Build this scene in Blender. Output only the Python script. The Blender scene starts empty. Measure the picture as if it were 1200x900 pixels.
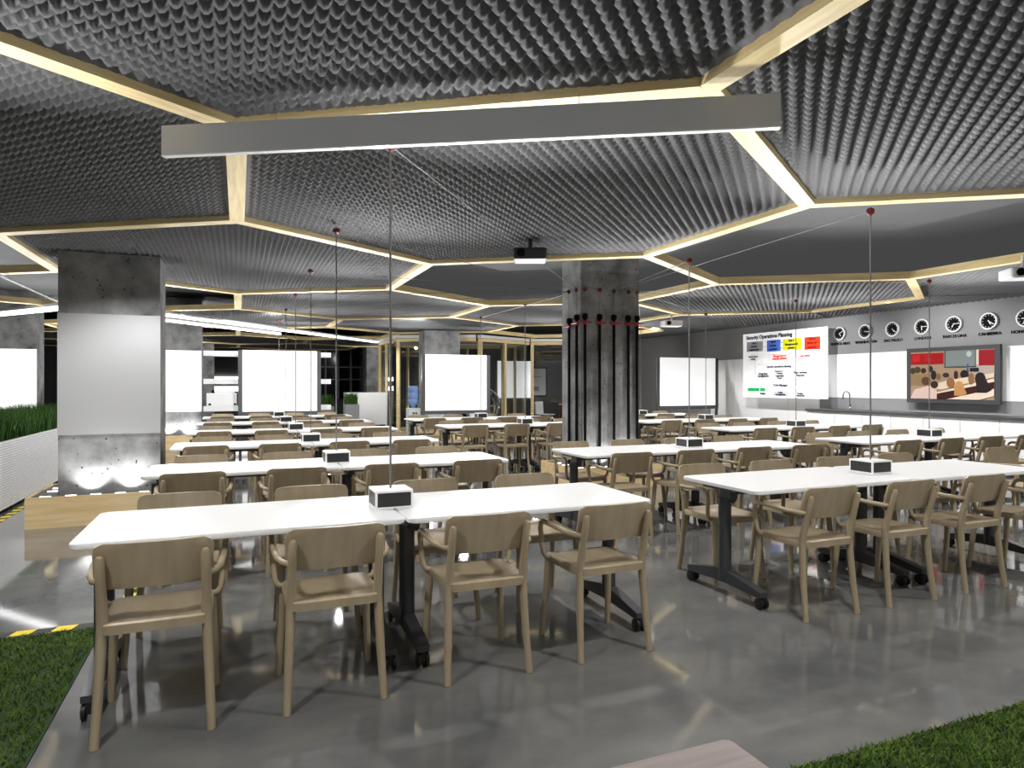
import bpy, math, random
from mathutils import Vector, Matrix

random.seed(7)
PI = math.pi
scn = bpy.context.scene
COL = scn.collection

# ------------------------------------------------------------------ camera
CAM_H = 1.395
cd = bpy.data.cameras.new('camera')
cd.sensor_width = 36.0
cd.lens = 36.0 * 781.0 / 1200.0
cd.clip_start = 0.05
cd.clip_end = 100
cam = bpy.data.objects.new('camera', cd)
cam.location = (0, 0, CAM_H)
cam.rotation_euler = (PI / 2, 0, -math.radians(22.3))
COL.objects.link(cam)
scn.camera = cam

# ------------------------------------------------------------------ world, lights, exposure
w = bpy.data.worlds.new('world')
scn.world = w
w.use_nodes = True
w.node_tree.nodes['Background'].inputs[0].default_value = (1, 1, 1, 1)
w.node_tree.nodes['Background'].inputs[1].default_value = 0.35
scn.view_settings.view_transform = 'Standard'
scn.view_settings.look = 'None'
scn.view_settings.gamma = 1.0
scn.view_settings.use_curve_mapping = False
scn.view_settings.exposure = 0.08


def lamp(name, kind, loc, power, size=0.05, target=None, spot=None, blend=0.4, color=(1, 1, 1)):
    d = bpy.data.lights.new(name, kind)
    d.energy = power
    d.color = color
    if kind in ('POINT', 'SPOT'):
        d.shadow_soft_size = size
    if kind == 'SPOT':
        d.spot_size = math.radians(spot)
        d.spot_blend = blend
    if kind == 'AREA':
        d.size = size
        d.spread = math.radians(125)
    o = bpy.data.objects.new(name, d)
    o.location = loc
    if target is not None:
        o.rotation_euler = (Vector(target) - Vector(loc)).to_track_quat('-Z', 'Y').to_euler()
    COL.objects.link(o)
    return o


# added ceiling-level spots without fixtures over the table blocks and aisles
for x in (-0.9, 2.55, 6.1, 9.4):
    for y in (-0.6, 1.8, 4.66, 7.0, 9.0, 11.2, 13.5):
        if x > 9 and y < 4:
            continue
        lamp('added_down_spot', 'SPOT', (x, y, 2.66), (60 if y < 0 else 130), 0.04, (x, y, 0), 140, 0.6)
lamp('added_down_spot', 'SPOT', (-2.0, 6.2, 2.66), 60, 0.05, (-2.0, 6.2, 0), 140, 0.6)
for p in ((-4.5, 9.0), (-4.0, 14.0), (3.0, 17.2), (0.5, 20.0), (-4.5, 20.0), (1.0, 24.5), (5.8, 18.6), (9.6, 19.0)):
    lamp('added_down_spot', 'SPOT', (p[0], p[1], 2.66), 100, 0.05, (p[0], p[1], 0), 150, 0.6)
# added spots, no fixtures, brightening the clock wall, the shelf and the glass rooms
for y in (5.2, 7.6, 10.0):
    lamp('added_wall_spot', 'SPOT', (9.5, y, 2.64), 120, 0.05, (11.15, y, 1.35), 110, 0.7)
for x in (-2.6, 0.6, 3.4, 6.8, 9.2):
    lamp('added_wall_spot', 'SPOT', (x, 13.2, 2.64), 150, 0.05, (x, 17.0, 1.2), 100, 0.7)
for x in (-1.2, 4.6):
    lamp('added_wall_spot', 'SPOT', (x, 21.6, 2.64), 120, 0.05, (x, 24.0, 1.5), 100, 0.7)
# added mid-air area lights, no fixtures, that brighten the timber grid, the foam and the slab above the open cells
for kx in range(6):
    for ky in range(9):
        x, y = -3.6 + 2.4 * kx, 1.3 + 2.4 * ky
        if min(math.hypot(x + 1.2, y - 6.6) - 0.5, math.hypot(x - 4.7, y - 8.0)) < 1.25 or (ky > 6 and kx > 2):
            continue
        lamp('added_up_light', 'AREA', (x, y, 1.5), 25, 0.15, (x, y - 1.15, 2.5))
# added area light hidden above the foam panels, brightening the slab
cv = lamp('added_slab_light', 'AREA', (2.4, 8.6, 2.93), 330, 17.0, (2.4, 8.6, 4))
cv.data.shape = 'RECTANGLE'
cv.data.size_y = 12.5


# ------------------------------------------------------------------ materials
def lin(c):
    return tuple(((v / 12.92) if v <= 0.04045 else ((v + 0.055) / 1.055) ** 2.4) for v in c)


def srgb(r, g, b):
    return lin((r / 255, g / 255, b / 255)) + (1,)


MATS = {}


def mat(name, col, rough=0.5, metal=0.0, spec=0.5, emis=None, estr=0.0, trans=0.0, alpha=1.0, coat=0.0):
    m = bpy.data.materials.new(name)
    m.use_nodes = True
    b = m.node_tree.nodes['Principled BSDF']
    b.inputs['Base Color'].default_value = col
    b.inputs['Roughness'].default_value = rough
    b.inputs['Metallic'].default_value = metal
    b.inputs['Specular IOR Level'].default_value = spec
    b.inputs['Transmission Weight'].default_value = trans
    b.inputs['Alpha'].default_value = alpha
    b.inputs['Coat Weight'].default_value = coat
    if emis:
        b.inputs['Emission Color'].default_value = emis
        b.inputs['Emission Strength'].default_value = estr
    MATS[name] = m
    return m


def nodes(m):
    nt = m.node_tree
    return nt, nt.nodes['Principled BSDF']


def add_noise(m, c1, c2, scale=5.0, detail=6.0, p1=0.35, p2=0.65, stretch=(1, 1, 1), rough=None, bump=0.0, bscale=None):
    nt, b = nodes(m)
    tc = nt.nodes.new('ShaderNodeTexCoord')
    mp = nt.nodes.new('ShaderNodeMapping')
    mp.inputs['Scale'].default_value = stretch
    nz = nt.nodes.new('ShaderNodeTexNoise')
    nz.inputs['Scale'].default_value = scale
    nz.inputs['Detail'].default_value = detail
    nz.inputs['Roughness'].default_value = 0.6
    cr = nt.nodes.new('ShaderNodeValToRGB')
    cr.color_ramp.elements[0].position = p1
    cr.color_ramp.elements[0].color = c1
    cr.color_ramp.elements[1].position = p2
    cr.color_ramp.elements[1].color = c2
    nt.links.new(tc.outputs['Object'], mp.inputs[0])
    nt.links.new(mp.outputs[0], nz.inputs['Vector'])
    nt.links.new(nz.outputs['Fac'], cr.inputs[0])
    nt.links.new(cr.outputs[0], b.inputs['Base Color'])
    if rough:
        mr = nt.nodes.new('ShaderNodeMapRange')
        mr.inputs[3].default_value = rough[0]
        mr.inputs[4].default_value = rough[1]
        nt.links.new(nz.outputs['Fac'], mr.inputs[0])
        nt.links.new(mr.outputs[0], b.inputs['Roughness'])
    if bump:
        bp = nt.nodes.new('ShaderNodeBump')
        bp.inputs['Strength'].default_value = bump
        bp.inputs['Distance'].default_value = 0.01
        if bscale:
            n2 = nt.nodes.new('ShaderNodeTexNoise')
            n2.inputs['Scale'].default_value = bscale
            nt.links.new(tc.outputs['Object'], n2.inputs['Vector'])
            nt.links.new(n2.outputs['Fac'], bp.inputs['Height'])
        else:
            nt.links.new(nz.outputs['Fac'], bp.inputs['Height'])
        nt.links.new(bp.outputs[0], b.inputs['Normal'])
    return nt, b, tc, mp, nz, cr


# polished concrete floor
m = mat('floor_concrete', srgb(110, 110, 108), 0.2, spec=0.6)
add_noise(m, srgb(82, 83, 84), srgb(122, 121, 118), 0.9, 10, 0.3, 0.7, (1, 1.6, 1), rough=(0.03, 0.09))
# raw concrete with blow holes
m = mat('column_concrete', srgb(120, 120, 120), 0.85)
nt, b, tc, mp, nz, cr = add_noise(m, srgb(74, 74, 75), srgb(164, 164, 163), 2.2, 9, 0.3, 0.7, (1, 1, 1), bump=0.15)
vo = nt.nodes.new('ShaderNodeTexVoronoi')
vo.inputs['Scale'].default_value = 14.0
vo.inputs['Randomness'].default_value = 1.0
nt.links.new(tc.outputs['Object'], vo.inputs['Vector'])
c2 = nt.nodes.new('ShaderNodeValToRGB')
c2.color_ramp.elements[0].position = 0.09
c2.color_ramp.elements[0].color = (0.02, 0.02, 0.02, 1)
c2.color_ramp.elements[1].position = 0.16
c2.color_ramp.elements[1].color = (1, 1, 1, 1)
nt.links.new(vo.outputs['Distance'], c2.inputs[0])
mx = nt.nodes.new('ShaderNodeMix')
mx.data_type = 'RGBA'
mx.blend_type = 'MULTIPLY'
mx.inputs[0].default_value = 1.0
nt.links.new(cr.outputs[0], mx.inputs[6])
nt.links.new(c2.outputs[0], mx.inputs[7])
nt.links.new(mx.outputs[2], b.inputs['Base Color'])

m = mat('foam_grey', srgb(112, 112, 113), 0.95, spec=0.1)
m = mat('slab_dark', srgb(88, 88, 89), 0.9, spec=0.2)
m = mat('pine', srgb(225, 205, 155), 0.55)
add_noise(m, srgb(240, 219, 164), srgb(212, 182, 124), 3.0, 5, 0.42, 0.75, (0.6, 9, 9))
m = mat('pine_board', srgb(225, 205, 155), 0.5)
add_noise(m, srgb(232, 208, 160), srgb(204, 166, 112), 2.2, 5, 0.42, 0.78, (0.5, 7, 9))
m = mat('tabletop_white', srgb(240, 240, 240), 0.35)
m = mat('chair_tan', srgb(186, 165, 130), 0.42)
add_noise(m, srgb(172, 156, 128), srgb(154, 138, 112), 2.5, 3, 0.35, 0.7, (5, 1, 0.6))
m = mat('leg_charcoal', srgb(70, 71, 74), 0.4, 0.3)
m = mat('rubber_black', srgb(14, 14, 14), 0.5)
m = mat('matte_black', srgb(10, 10, 10), 0.8, spec=0.15)
m = mat('panel_black', srgb(36, 36, 37), 0.35)
m = mat('white_paint', srgb(236, 236, 236), 0.45)
m = mat('white_gloss', srgb(242, 242, 242), 0.15)
m = mat('grey_paint', srgb(150, 150, 150), 0.7)
m = mat('baffle_grey', srgb(205, 205, 206), 0.7)
m = mat('wall_grey', srgb(138, 138, 139), 0.85)
m = mat('wall_dark', srgb(70, 70, 71), 0.85)
m = mat('frame_grey', srgb(86, 86, 88), 0.5)
m = mat('screen_white_glow', srgb(245, 245, 245), 0.6, emis=(1, 1, 1, 1), estr=0.55)  # emission added so the blank white sheets look brightly lit
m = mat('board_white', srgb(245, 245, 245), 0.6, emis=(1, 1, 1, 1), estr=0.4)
m = mat('screen_off', srgb(172, 172, 173), 0.55)
m = mat('light_white', srgb(255, 255, 255), 0.5, emis=(1, 1, 1, 1), estr=3.0)
m = mat('lens_white', srgb(255, 255, 255), 0.5, emis=(1, 1, 1, 1), estr=2.5)
m = mat('cable_grey', srgb(120, 120, 120), 0.5)
m = mat('knob_red', srgb(96, 8, 18), 0.4)
m = mat('valve_red', srgb(150, 16, 30), 0.4)
m = mat('chrome', srgb(190, 190, 192), 0.2, 1.0)
m = mat('worktop_grey', srgb(72, 73, 75), 0.4)
m = mat('clock_white', srgb(225, 225, 226), 0.4)
m = mat('glass', (0.95, 0.97, 0.97, 1), 0.02, trans=1.0)
m = mat('bottle_blue', srgb(150, 180, 235), 0.15, trans=0.35)
m = mat('dispenser_white', srgb(214, 222, 214), 0.4)
m = mat('planter_grey', srgb(132, 133, 136), 0.6)
m = mat('tape_black', srgb(34, 34, 34), 0.6)
m = mat('tape_yellow', srgb(236, 208, 28), 0.5)
m = mat('grass_blade', srgb(60, 100, 28), 0.75, spec=0.2)
add_noise(m, srgb(40, 70, 18), srgb(110, 136, 54), 9.0, 6, 0.3, 0.72)
m = mat('planter_grass', srgb(60, 110, 40), 0.7, spec=0.2)
add_noise(m, srgb(38, 70, 28), srgb(76, 112, 48), 6.0, 4, 0.3, 0.7)
m = mat('soil', srgb(36, 58, 20), 0.95)
m = mat('grey_wood', srgb(178, 166, 160), 0.5)
add_noise(m, srgb(150, 138, 133), srgb(128, 116, 111), 6.0, 6, 0.35, 0.7, (0.6, 8, 8))
m = mat('window_dark', srgb(14, 15, 18), 0.08)
m = mat('mullion', srgb(90, 91, 94), 0.5)
m = mat('tv_grey', srgb(62, 63, 65), 0.6, spec=0.3)
m = mat('print_paper', srgb(225, 225, 222), 0.7)
m = mat('stool_red', srgb(170, 28, 34), 0.4)
m = mat('projector_black', srgb(16, 16, 17), 0.35)
m = mat('projector_white', srgb(228, 228, 230), 0.4)
# white perforated planter cladding
m = mat('planter_white', srgb(232, 232, 234), 0.5)
nt, b = nodes(m)
tc = nt.nodes.new('ShaderNodeTexCoord')
mp = nt.nodes.new('ShaderNodeMapping')
mp.inputs['Rotation'].default_value = (0, PI / 2, 0)
sx = nt.nodes.new('ShaderNodeSeparateXYZ')
cx_ = nt.nodes.new('ShaderNodeCombineXYZ')
br = nt.nodes.new('ShaderNodeTexBrick')
br.inputs['Scale'].default_value = 9.0
br.inputs['Color1'].default_value = srgb(238, 238, 240)
br.inputs['Color2'].default_value = srgb(224, 224, 227)
br.inputs['Mortar'].default_value = srgb(176, 176, 180)
br.inputs['Mortar Size'].default_value = 0.035
nt.links.new(tc.outputs['Object'], sx.inputs[0])
nt.links.new(sx.outputs['Y'], cx_.inputs['X'])
nt.links.new(sx.outputs['Z'], cx_.inputs['Y'])
nt.links.new(cx_.outputs[0], br.inputs['Vector'])
nt.links.new(br.outputs['Color'], b.inputs['Base Color'])


def flatmat(r, g, b, e=0.0):
    k = 'print_%d_%d_%d_%d' % (r, g, b, int(e * 100))
    if k in MATS:
        return MATS[k]
    c = srgb(r, g, b)
    return mat(k, c, 0.6, spec=0.2, emis=c if e else None, estr=e)


# ------------------------------------------------------------------ mesh helpers
class MB:
    def __init__(self):
        self.v, self.f, self.mi, self.mats = [], [], [], []

    def _m(self, m):
        if m is None:
            return 0
        if m not in self.mats:
            self.mats.append(m)
        return self.mats.index(m)

    def poly(self, pts, m=None):
        n = len(self.v)
        self.v += [tuple(p) for p in pts]
        self.f.append(tuple(range(n, n + len(pts))))
        self.mi.append(self._m(m))
        return self

    def box(self, x0, x1, y0, y1, z0, z1, m=None, xf=None):
        n = len(self.v)
        c = [(x0, y0, z0), (x1, y0, z0), (x1, y1, z0), (x0, y1, z0), (x0, y0, z1), (x1, y0, z1), (x1, y1, z1), (x0, y1, z1)]
        if xf:
            c = [tuple(xf @ Vector(p)) for p in c]
        self.v += c
        k = self._m(m)
        for q in ((3, 2, 1, 0), (4, 5, 6, 7), (0, 1, 5, 4), (1, 2, 6, 5), (2, 3, 7, 6), (3, 0, 4, 7)):
            self.f.append(tuple(n + i for i in q))
            self.mi.append(k)
        return self

    def prism(self, pts, z0, z1, m=None, chamfer=0.0):
        """pts counter-clockwise outline in xy"""
        N = len(pts)
        k = self._m(m)
        cx = sum(p[0] for p in pts) / N
        cy = sum(p[1] for p in pts) / N

        def ring(z, d):
            n = len(self.v)
            for (x, y) in pts:
                L = math.hypot(x - cx, y - cy)
                s = (L - d) / L
                self.v.append((cx + (x - cx) * s, cy + (y - cy) * s, z))
            return n
        rs = [ring(z0, chamfer), ring(z0 + chamfer, 0), ring(z1 - chamfer, 0), ring(z1, chamfer)] if chamfer else [ring(z0, 0), ring(z1, 0)]
        for a, b_ in zip(rs, rs[1:]):
            for i in range(N):
                j = (i + 1) % N
                self.f.append((a + i, a + j, b_ + j, b_ + i))
                self.mi.append(k)
        self.f.append(tuple(rs[0] + i for i in reversed(range(N))))
        self.f.append(tuple(rs[-1] + i for i in range(N)))
        self.mi += [k, k]
        return self

    def tube(self, path, r, seg=8, m=None, caps=True):
        path = [Vector(p) for p in path]
        if not isinstance(r, (list, tuple)):
            r = [r] * len(path)
        k = self._m(m)
        base = len(self.v)
        up = None
        for i, p in enumerate(path):
            if i == 0:
                t = path[1] - p
            elif i == len(path) - 1:
                t = p - path[i - 1]
            else:
                t = (path[i + 1] - p).normalized() + (p - path[i - 1]).normalized()
            t.normalize()
            if up is None:
                up = Vector((0, 0, 1)) if abs(t.z) < 0.9 else Vector((1, 0, 0))
            a = t.cross(up).normalized()
            bb = a.cross(t).normalized()
            up = bb
            for j in range(seg):
                an = 2 * PI * j / seg
                self.v.append(tuple(p + a * (r[i] * math.cos(an)) + bb * (r[i] * math.sin(an))))
        for i in range(len(path) - 1):
            for j in range(seg):
                j2 = (j + 1) % seg
                A, B = base + i * seg, base + (i + 1) * seg
                self.f.append((A + j2, A + j, B + j, B + j2))
                self.mi.append(k)
        if caps:
            self.f.append(tuple(base + j for j in range(seg)))
            e = base + (len(path) - 1) * seg
            self.f.append(tuple(e + j for j in reversed(range(seg))))
            self.mi += [k, k]
        return self

    def lathe(self, prof, seg=16, m=None, c=(0, 0, 0), xf=None):
        """prof = [(r, z)...] around z"""
        k = self._m(m)
        base = len(self.v)
        for (r, z) in prof:
            for j in range(seg):
                an = 2 * PI * j / seg
                p = Vector((c[0] + r * math.cos(an), c[1] + r * math.sin(an), c[2] + z))
                if xf:
                    p = xf @ p
                self.v.append(tuple(p))
        for i in range(len(prof) - 1):
            for j in range(seg):
                j2 = (j + 1) % seg
                A, B = base + i * seg, base + (i + 1) * seg
                self.f.append((A + j, A + j2, B + j2, B + j))
                self.mi.append(k)
        self.f.append(tuple(base + j for j in reversed(range(seg))))
        e = base + (len(prof) - 1) * seg
        self.f.append(tuple(e + j for j in range(seg)))
        self.mi += [k, k]
        return self

    def mesh(self, name, material=None, smooth=False, angle=35):
        me = bpy.data.meshes.new(name)
        me.from_pydata(self.v, [], self.f)
        ms = [material] if material is not None else self.mats
        for q in ms:
            me.materials.append(MATS[q] if isinstance(q, str) else q)
        if material is None:
            me.polygons.foreach_set('material_index', self.mi)
        if smooth:
            me.polygons.foreach_set('use_smooth', [True] * len(me.polygons))
            me.set_sharp_from_angle(angle=math.radians(angle))
        me.update()
        return me

    def build(self, name, material=None, parent=None, smooth=False, angle=35):
        return link(name, self.mesh(name, material, smooth, angle), parent)


def link(name, data, parent=None):
    o = bpy.data.objects.new(name, data)
    COL.objects.link(o)
    if parent is not None:
        o.parent = parent
    return o


def tag(o, label, cat, group=None, kind=None):
    if label:
        o['label'] = label
    if cat:
        o['category'] = cat
    if group:
        o['group'] = group
    if kind:
        o['kind'] = kind
    return o


def empty(name, loc, rz=0.0):
    o = bpy.data.objects.new(name, None)
    o.empty_display_size = 0.1
    COL.objects.link(o)
    o.location = loc
    o.rotation_euler = (0, 0, rz)
    return o


KIDS = {}


def copy_tree(o, parent=None):
    c = o.copy()
    COL.objects.link(c)
    c.parent = parent
    for ch in kids(o):
        copy_tree(ch, c)
    return c


def kids(o):
    if o.name not in KIDS:
        KIDS[o.name] = [x for x in bpy.data.objects if x.parent == o]
    return KIDS[o.name]


def rrect(x0, x1, y0, y1, r, n=5):
    pts = []
    for (cx, cy, a0) in ((x1 - r, y1 - r, 0), (x0 + r, y1 - r, 90), (x0 + r, y0 + r, 180), (x1 - r, y0 + r, 270)):
        for i in range(n + 1):
            a = math.radians(a0 + 90 * i / n)
            pts.append((cx + r * math.cos(a), cy + r * math.sin(a)))
    return pts


def text_mesh(body, size, align='CENTER', depth=0.0, bold=0.0):
    cu = bpy.data.curves.new('txt', 'FONT')
    cu.body = body
    cu.size = size
    cu.align_x = align
    cu.align_y = 'CENTER'
    cu.extrude = depth
    cu.offset = bold
    cu.resolution_u = 2
    o = bpy.data.objects.new('txt', cu)
    COL.objects.link(o)
    dg = bpy.context.evaluated_depsgraph_get()
    me = bpy.data.meshes.new_from_object(o.evaluated_get(dg))
    bpy.data.objects.remove(o)
    bpy.data.curves.remove(cu)
    return me


ORD = ['first', 'second', 'third', 'fourth', 'fifth', 'sixth', 'seventh', 'eighth']

# ------------------------------------------------------------------ the shell
WX = 11.15          # right wall
FLOOR = MB().box(-14, WX + 0.2, -3.0, 28, -0.1, 0).build('floor', 'floor_concrete')
FLOOR['kind'] = 'structure'
CEIL = MB().box(-14, WX + 0.2, -3.0, 28, 3.25, 3.35).build('ceiling', 'slab_dark')
CEIL['kind'] = 'structure'
wr = MB().box(WX, WX + 0.2, -3.0, 28, 0, 3.25).build('wall_right', 'wall_grey')
wr['kind'] = 'structure'
wb = MB().box(-14, WX, 27.8, 28, 0, 3.25).build('wall_back', 'wall_dark')
wb['kind'] = 'structure'
wl = MB().box(-14.2, -14, -3.0, 28, 0, 3.25).build('wall_left', 'wall_dark')
wl['kind'] = 'structure'
wi = MB().box(7.9, WX, 22.0, 22.15, 0, 3.25).build('wall_inner', 'wall_dark')
wi['kind'] = 'structure'

# hexagonal timber grid and its panels
KH = 1.305
HB = CAM_H + KH                      # underside of the beams
HCX, HCY = 1.4777 * KH, 3.6437 * KH
SX, SY = 1.7169 * KH, 1.7283 * KH
DEL = 0.035


def hexverts(i, j):
    x = HCX + math.sqrt(3) * SX * (i + 0.5 * (j % 2))
    y = HCY + 1.5 * SY * j
    hw = math.sqrt(3) / 2 * SX
    t = SY * (1 + DEL)
    s_ = SY * (0.5 - DEL)
    return (x, y), [(x, y + t), (x - hw, y + s_), (x - hw, y - s_), (x, y - t), (x + hw, y - s_), (x + hw, y + s_)]


OPEN = {(1, 0), (0, 1), (-2, 1), (-1, 2), (-2, 2), (1, 3), (3, 2), (-1, 4), (0, 4), (-2, 4), (3, 1), (-2, 3), (2, 4), (-3, 3)}
CELLS = [(-1, -1), (0, -1), (-2, -1), (-1, 0), (0, 0), (1, 0), (2, 0), (-2, 0)] + \
        [(i, 1) for i in range(-2, 4)] + [(i, 2) for i in range(-2, 3)] + [(i, 3) for i in range(-3, 3)] + \
        [(i, 4) for i in range(-3, 3)] + [(i, 5) for i in range(-4, 1)] + [(i, 6) for i in range(-4, 1)]
hw = math.sqrt(3) / 2 * SX - 0.02
ht = SY * (1 + DEL) - 0.025
he = SY * (0.5 - DEL) - 0.01


def foam_mesh(q, p, amp):
    nx, ny = int(2 * hw / q) + 1, int(2 * ht / q) + 1
    idx, v, f = {}, [], []

    def inside(x, y):
        return abs(x) <= hw and abs(y) <= ht - (ht - he) * abs(x) / hw

    def vert(a, b_):
        if (a, b_) not in idx:
            x, y = -hw + a * q, -ht + b_ * q
            idx[(a, b_)] = len(v)
            # rows of rounded pegs on a diagonal lattice
            u1 = math.cos(2 * PI * x / p) * math.cos(2 * PI * y / p)
            z = -amp * u1 if u1 > 0 else 0.105 * (-u1) ** 1.05
            e_ = min(hw - abs(x), (ht - (ht - he) * abs(x) / hw - abs(y)) * 0.866) - 0.035
            k_ = max(0.0, min(1.0, e_ / 0.03))
            if z > 0:
                z *= min(1.0, 0.2 + max(0.0, e_) / 0.45 * 0.8)
            z = z * k_ - 0.02 * (1 - k_)
            v.append((x, y, z))
        return idx[(a, b_)]
    for a in range(nx):
        for b_ in range(ny):
            x, y = -hw + (a + 0.5) * q, -ht + (b_ + 0.5) * q
            if inside(x, y):
                f.append((vert(a, b_), vert(a, b_ + 1), vert(a + 1, b_ + 1), vert(a + 1, b_)))
    me = bpy.data.meshes.new('foam_panel')
    me.from_pydata(v, [], f)
    me.materials.append(MATS['foam_grey'])
    me.polygons.foreach_set('use_smooth', [True] * len(me.polygons))
    me.update()
    return me


FOAM = foam_mesh(0.0165, 0.099, 0.028)
edges = {}
for c in CELLS:
    (hx, hy), vs = hexverts(*c)
    if c not in OPEN:
        o = link('foam_panel', FOAM, CEIL)
        o.location = (hx, hy, HB + 0.06)
    for a in range(6):
        p, q = vs[a], vs[(a + 1) % 6]
        k = tuple(sorted(((round(p[0], 2), round(p[1], 2)), (round(q[0], 2), round(q[1], 2)))))
        edges[k] = (p, q)
BEAMS = {}
for (p, q) in edges.values():
    L = math.hypot(q[0] - p[0], q[1] - p[1])
    mx_ = ((p[0] + q[0]) / 2, (p[1] + q[1]) / 2)
    if mx_[0] > WX - 0.6:
        continue
    key = round(L, 2)
    if key not in BEAMS:
        a = 0.055 / math.sqrt(3)
        pts = [(-L / 2, 0), (-L / 2 + a, -0.055), (L / 2 - a, -0.055), (L / 2, 0), (L / 2 - a, 0.055), (-L / 2 + a, 0.055)]
        BEAMS[key] = MB().prism(pts, 0, 0.09).mesh('beam', 'pine')
    o = link('beam', BEAMS[key], CEIL)
    o.location = (mx_[0], mx_[1], HB)
    o.rotation_euler = (0, 0, math.atan2(q[1] - p[1], q[0] - p[0]))

# ------------------------------------------------------------------ columns and the timber plinths around them
CW, CDEP = 0.91, 0.55


def column(x0, y0, where, top=3.25):
    o = MB().box(-CW / 2, CW / 2, 0, CDEP, 0, top).build('column', 'column_concrete')
    o.location = (x0 + CW / 2, y0, 0)
    tag(o, 'raw concrete column ' + where, 'column', 'concrete columns')
    return o


column(-1.674, 7.9, 'behind the front left tables, with a pale grey panel', HB + 0.034)
column(4.233, 7.9, 'in the middle of the hall, lined with black pipes')
column(-1.66, 15.95, 'with a white panel, seen just right of the grey-panelled column')
column(4.221, 15.95, 'behind the screen left of the piped column', HB + 0.02)
column(-4.65, 15.95, 'behind the grass planter at the left edge')
column(-1.66, 24.0, 'far away behind the white shelf unit')
column(4.23, 24.0, 'far away beside the timber glass room')

BENCHES = {}


def plinth(x0, y0, where, lamps=True):
    b_ = empty('timber_plinth', (x0 + CW / 2, y0 + CDEP / 2, 0))
    tag(b_, 'low pine plinth with small lights around the ' + where, 'plinth', 'column plinths')
    X, Y, T = CW / 2 + 0.22, CDEP / 2 + 0.24, 0.022
    MB().box(-X, X, -Y, -Y + T, 0, 0.30).build('board', 'pine_board', b_)
    MB().box(-X, X, Y - T, Y, 0, 0.30).build('board', 'pine_board', b_)
    MB().box(-X, -X + T, -Y + T, Y - T, 0, 0.30).build('board', 'pine_board', b_)
    MB().box(X - T, X, -Y + T, Y - T, 0, 0.30).build('board', 'pine_board', b_)
    g = 0.004
    MB().box(-X + T, X - T, -Y + T, -CDEP / 2 - g, 0.265, 0.285).box(-X + T, X - T, CDEP / 2 + g, Y - T, 0.265, 0.285) \
        .box(-X + T, -CW / 2 - g, -CDEP / 2 - g, CDEP / 2 + g, 0.265, 0.285).box(CW / 2 + g, X - T, -CDEP / 2 - g, CDEP / 2 + g, 0.265, 0.285) \
        .build('cover', 'worktop_grey', b_)
    lens = MB().box(-0.045, 0.045, -0.014, 0.014, 0.285, 0.294).mesh('lamp_lens', 'lens_white')
    for k in range(6):
        o = link('lamp_lens', lens, b_)
        o.location = (-X + 0.14 + k * (2 * X - 0.28) / 5, -CDEP / 2 - 0.13, 0)
    for k in range(2):
        o = link('lamp_lens', lens, b_)
        o.location = (-X + 0.12, -0.02 + 0.22 * k, 0)
    if lamps:
        for dx in (-0.16, 0.2):
            px, py = x0 + CW / 2 + dx, y0 - 0.13
            lamp('plinth_lamp', 'SPOT', (px, py, 0.31), 19, 0.02, (px, y0 + 0.02, 0.62), 120, 0.8)
    return b_


plinth(-1.674, 7.9, 'column with the pale grey panel')
plinth(4.233, 7.9, 'column with the black pipes')
plinth(-1.66, 15.95, 'column beside the white shelf unit')
plinth(4.221, 15.95, 'column next to the water dispenser')

# panels mounted on columns
o = MB().box(-0.457, 0.457, 0, 0.018, 0.882, 2.108).build('display_panel', 'screen_off')
o.location = (-1.674 + CW / 2, 7.88, 0)
tag(o, 'pale grey blank panel on the left concrete column', 'panel')
o = MB().box(-0.46, 0.46, 0, 0.018, 0.80, 2.115).build('display_panel', 'screen_white_glow')
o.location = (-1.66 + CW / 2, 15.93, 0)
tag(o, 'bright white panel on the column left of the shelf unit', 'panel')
o = MB().box(-0.60, 0.457, 0, 0.018, 0.90, 2.09).build('display_panel', 'screen_white_glow')
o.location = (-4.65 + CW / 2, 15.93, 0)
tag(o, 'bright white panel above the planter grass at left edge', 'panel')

# black pipes with red valves on the middle column
PX0, PY0 = 4.233, 7.9


def pipe(x, y, ztop, nrm, k):
    e = empty('pipe', (x, y, 0))
    tag(e, 'black pipe with red valve on middle column, %s from left' % ORD[k], 'pipe', 'column pipes')
    MB().tube([(0, 0, 0.3), (0, 0, ztop)], 0.020, 8).build('tube', 'matte_black', e, True)
    MB().lathe([(0.026, ztop - 0.02), (0.038, ztop), (0.038, ztop + 0.045), (0.018, ztop + 0.06)], 10).build('end_cap', 'matte_black', e, True)
    zr = ztop - 0.06
    t = Vector((-nrm[1], nrm[0], 0))
    n_ = Vector((nrm[0], nrm[1], 0))
    v_ = MB().tube([tuple(-t * 0.075 + n_ * 0.03 + Vector((0, 0, zr))), tuple(t * 0.075 + n_ * 0.03 + Vector((0, 0, zr)))], 0.012, 8)
    v_.tube([(0, 0, zr - 0.03), (0, 0, zr + 0.025)], 0.026, 10)
    v_.build('valve', 'valve_red', e, True)
    kb = Vector((0, 0, 2.66)) + n_ * 0.01
    MB().lathe([(0.008, -0.03), (0.028, -0.012), (0.028, 0.012), (0.008, 0.03)], 8, c=tuple(kb)).build('eyelet', 'knob_red', e, True)
    MB().tube([tuple(kb), (0, 0, ztop + 0.05)], 0.004, 5).build('wire', 'cable_grey', e)
    return (x + n_.x * 0.01, y + n_.y * 0.01, 2.66)


eye = []
eye.append(pipe(PX0 - 0.03, 8.18, 2.24, (-1, 0), 0))
eye.append(pipe(PX0 - 0.03, 7.96, 2.27, (-1, 0), 1))
for k, x in enumerate((4.283, 4.506, 4.729, 4.957, 5.098)):
    eye.append(pipe(x, PY0 - 0.03, 2.28, (0, -1), k + 2))

# ------------------------------------------------------------------ tables
TH, TL, TW = 0.74, 1.405, 0.75


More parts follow.
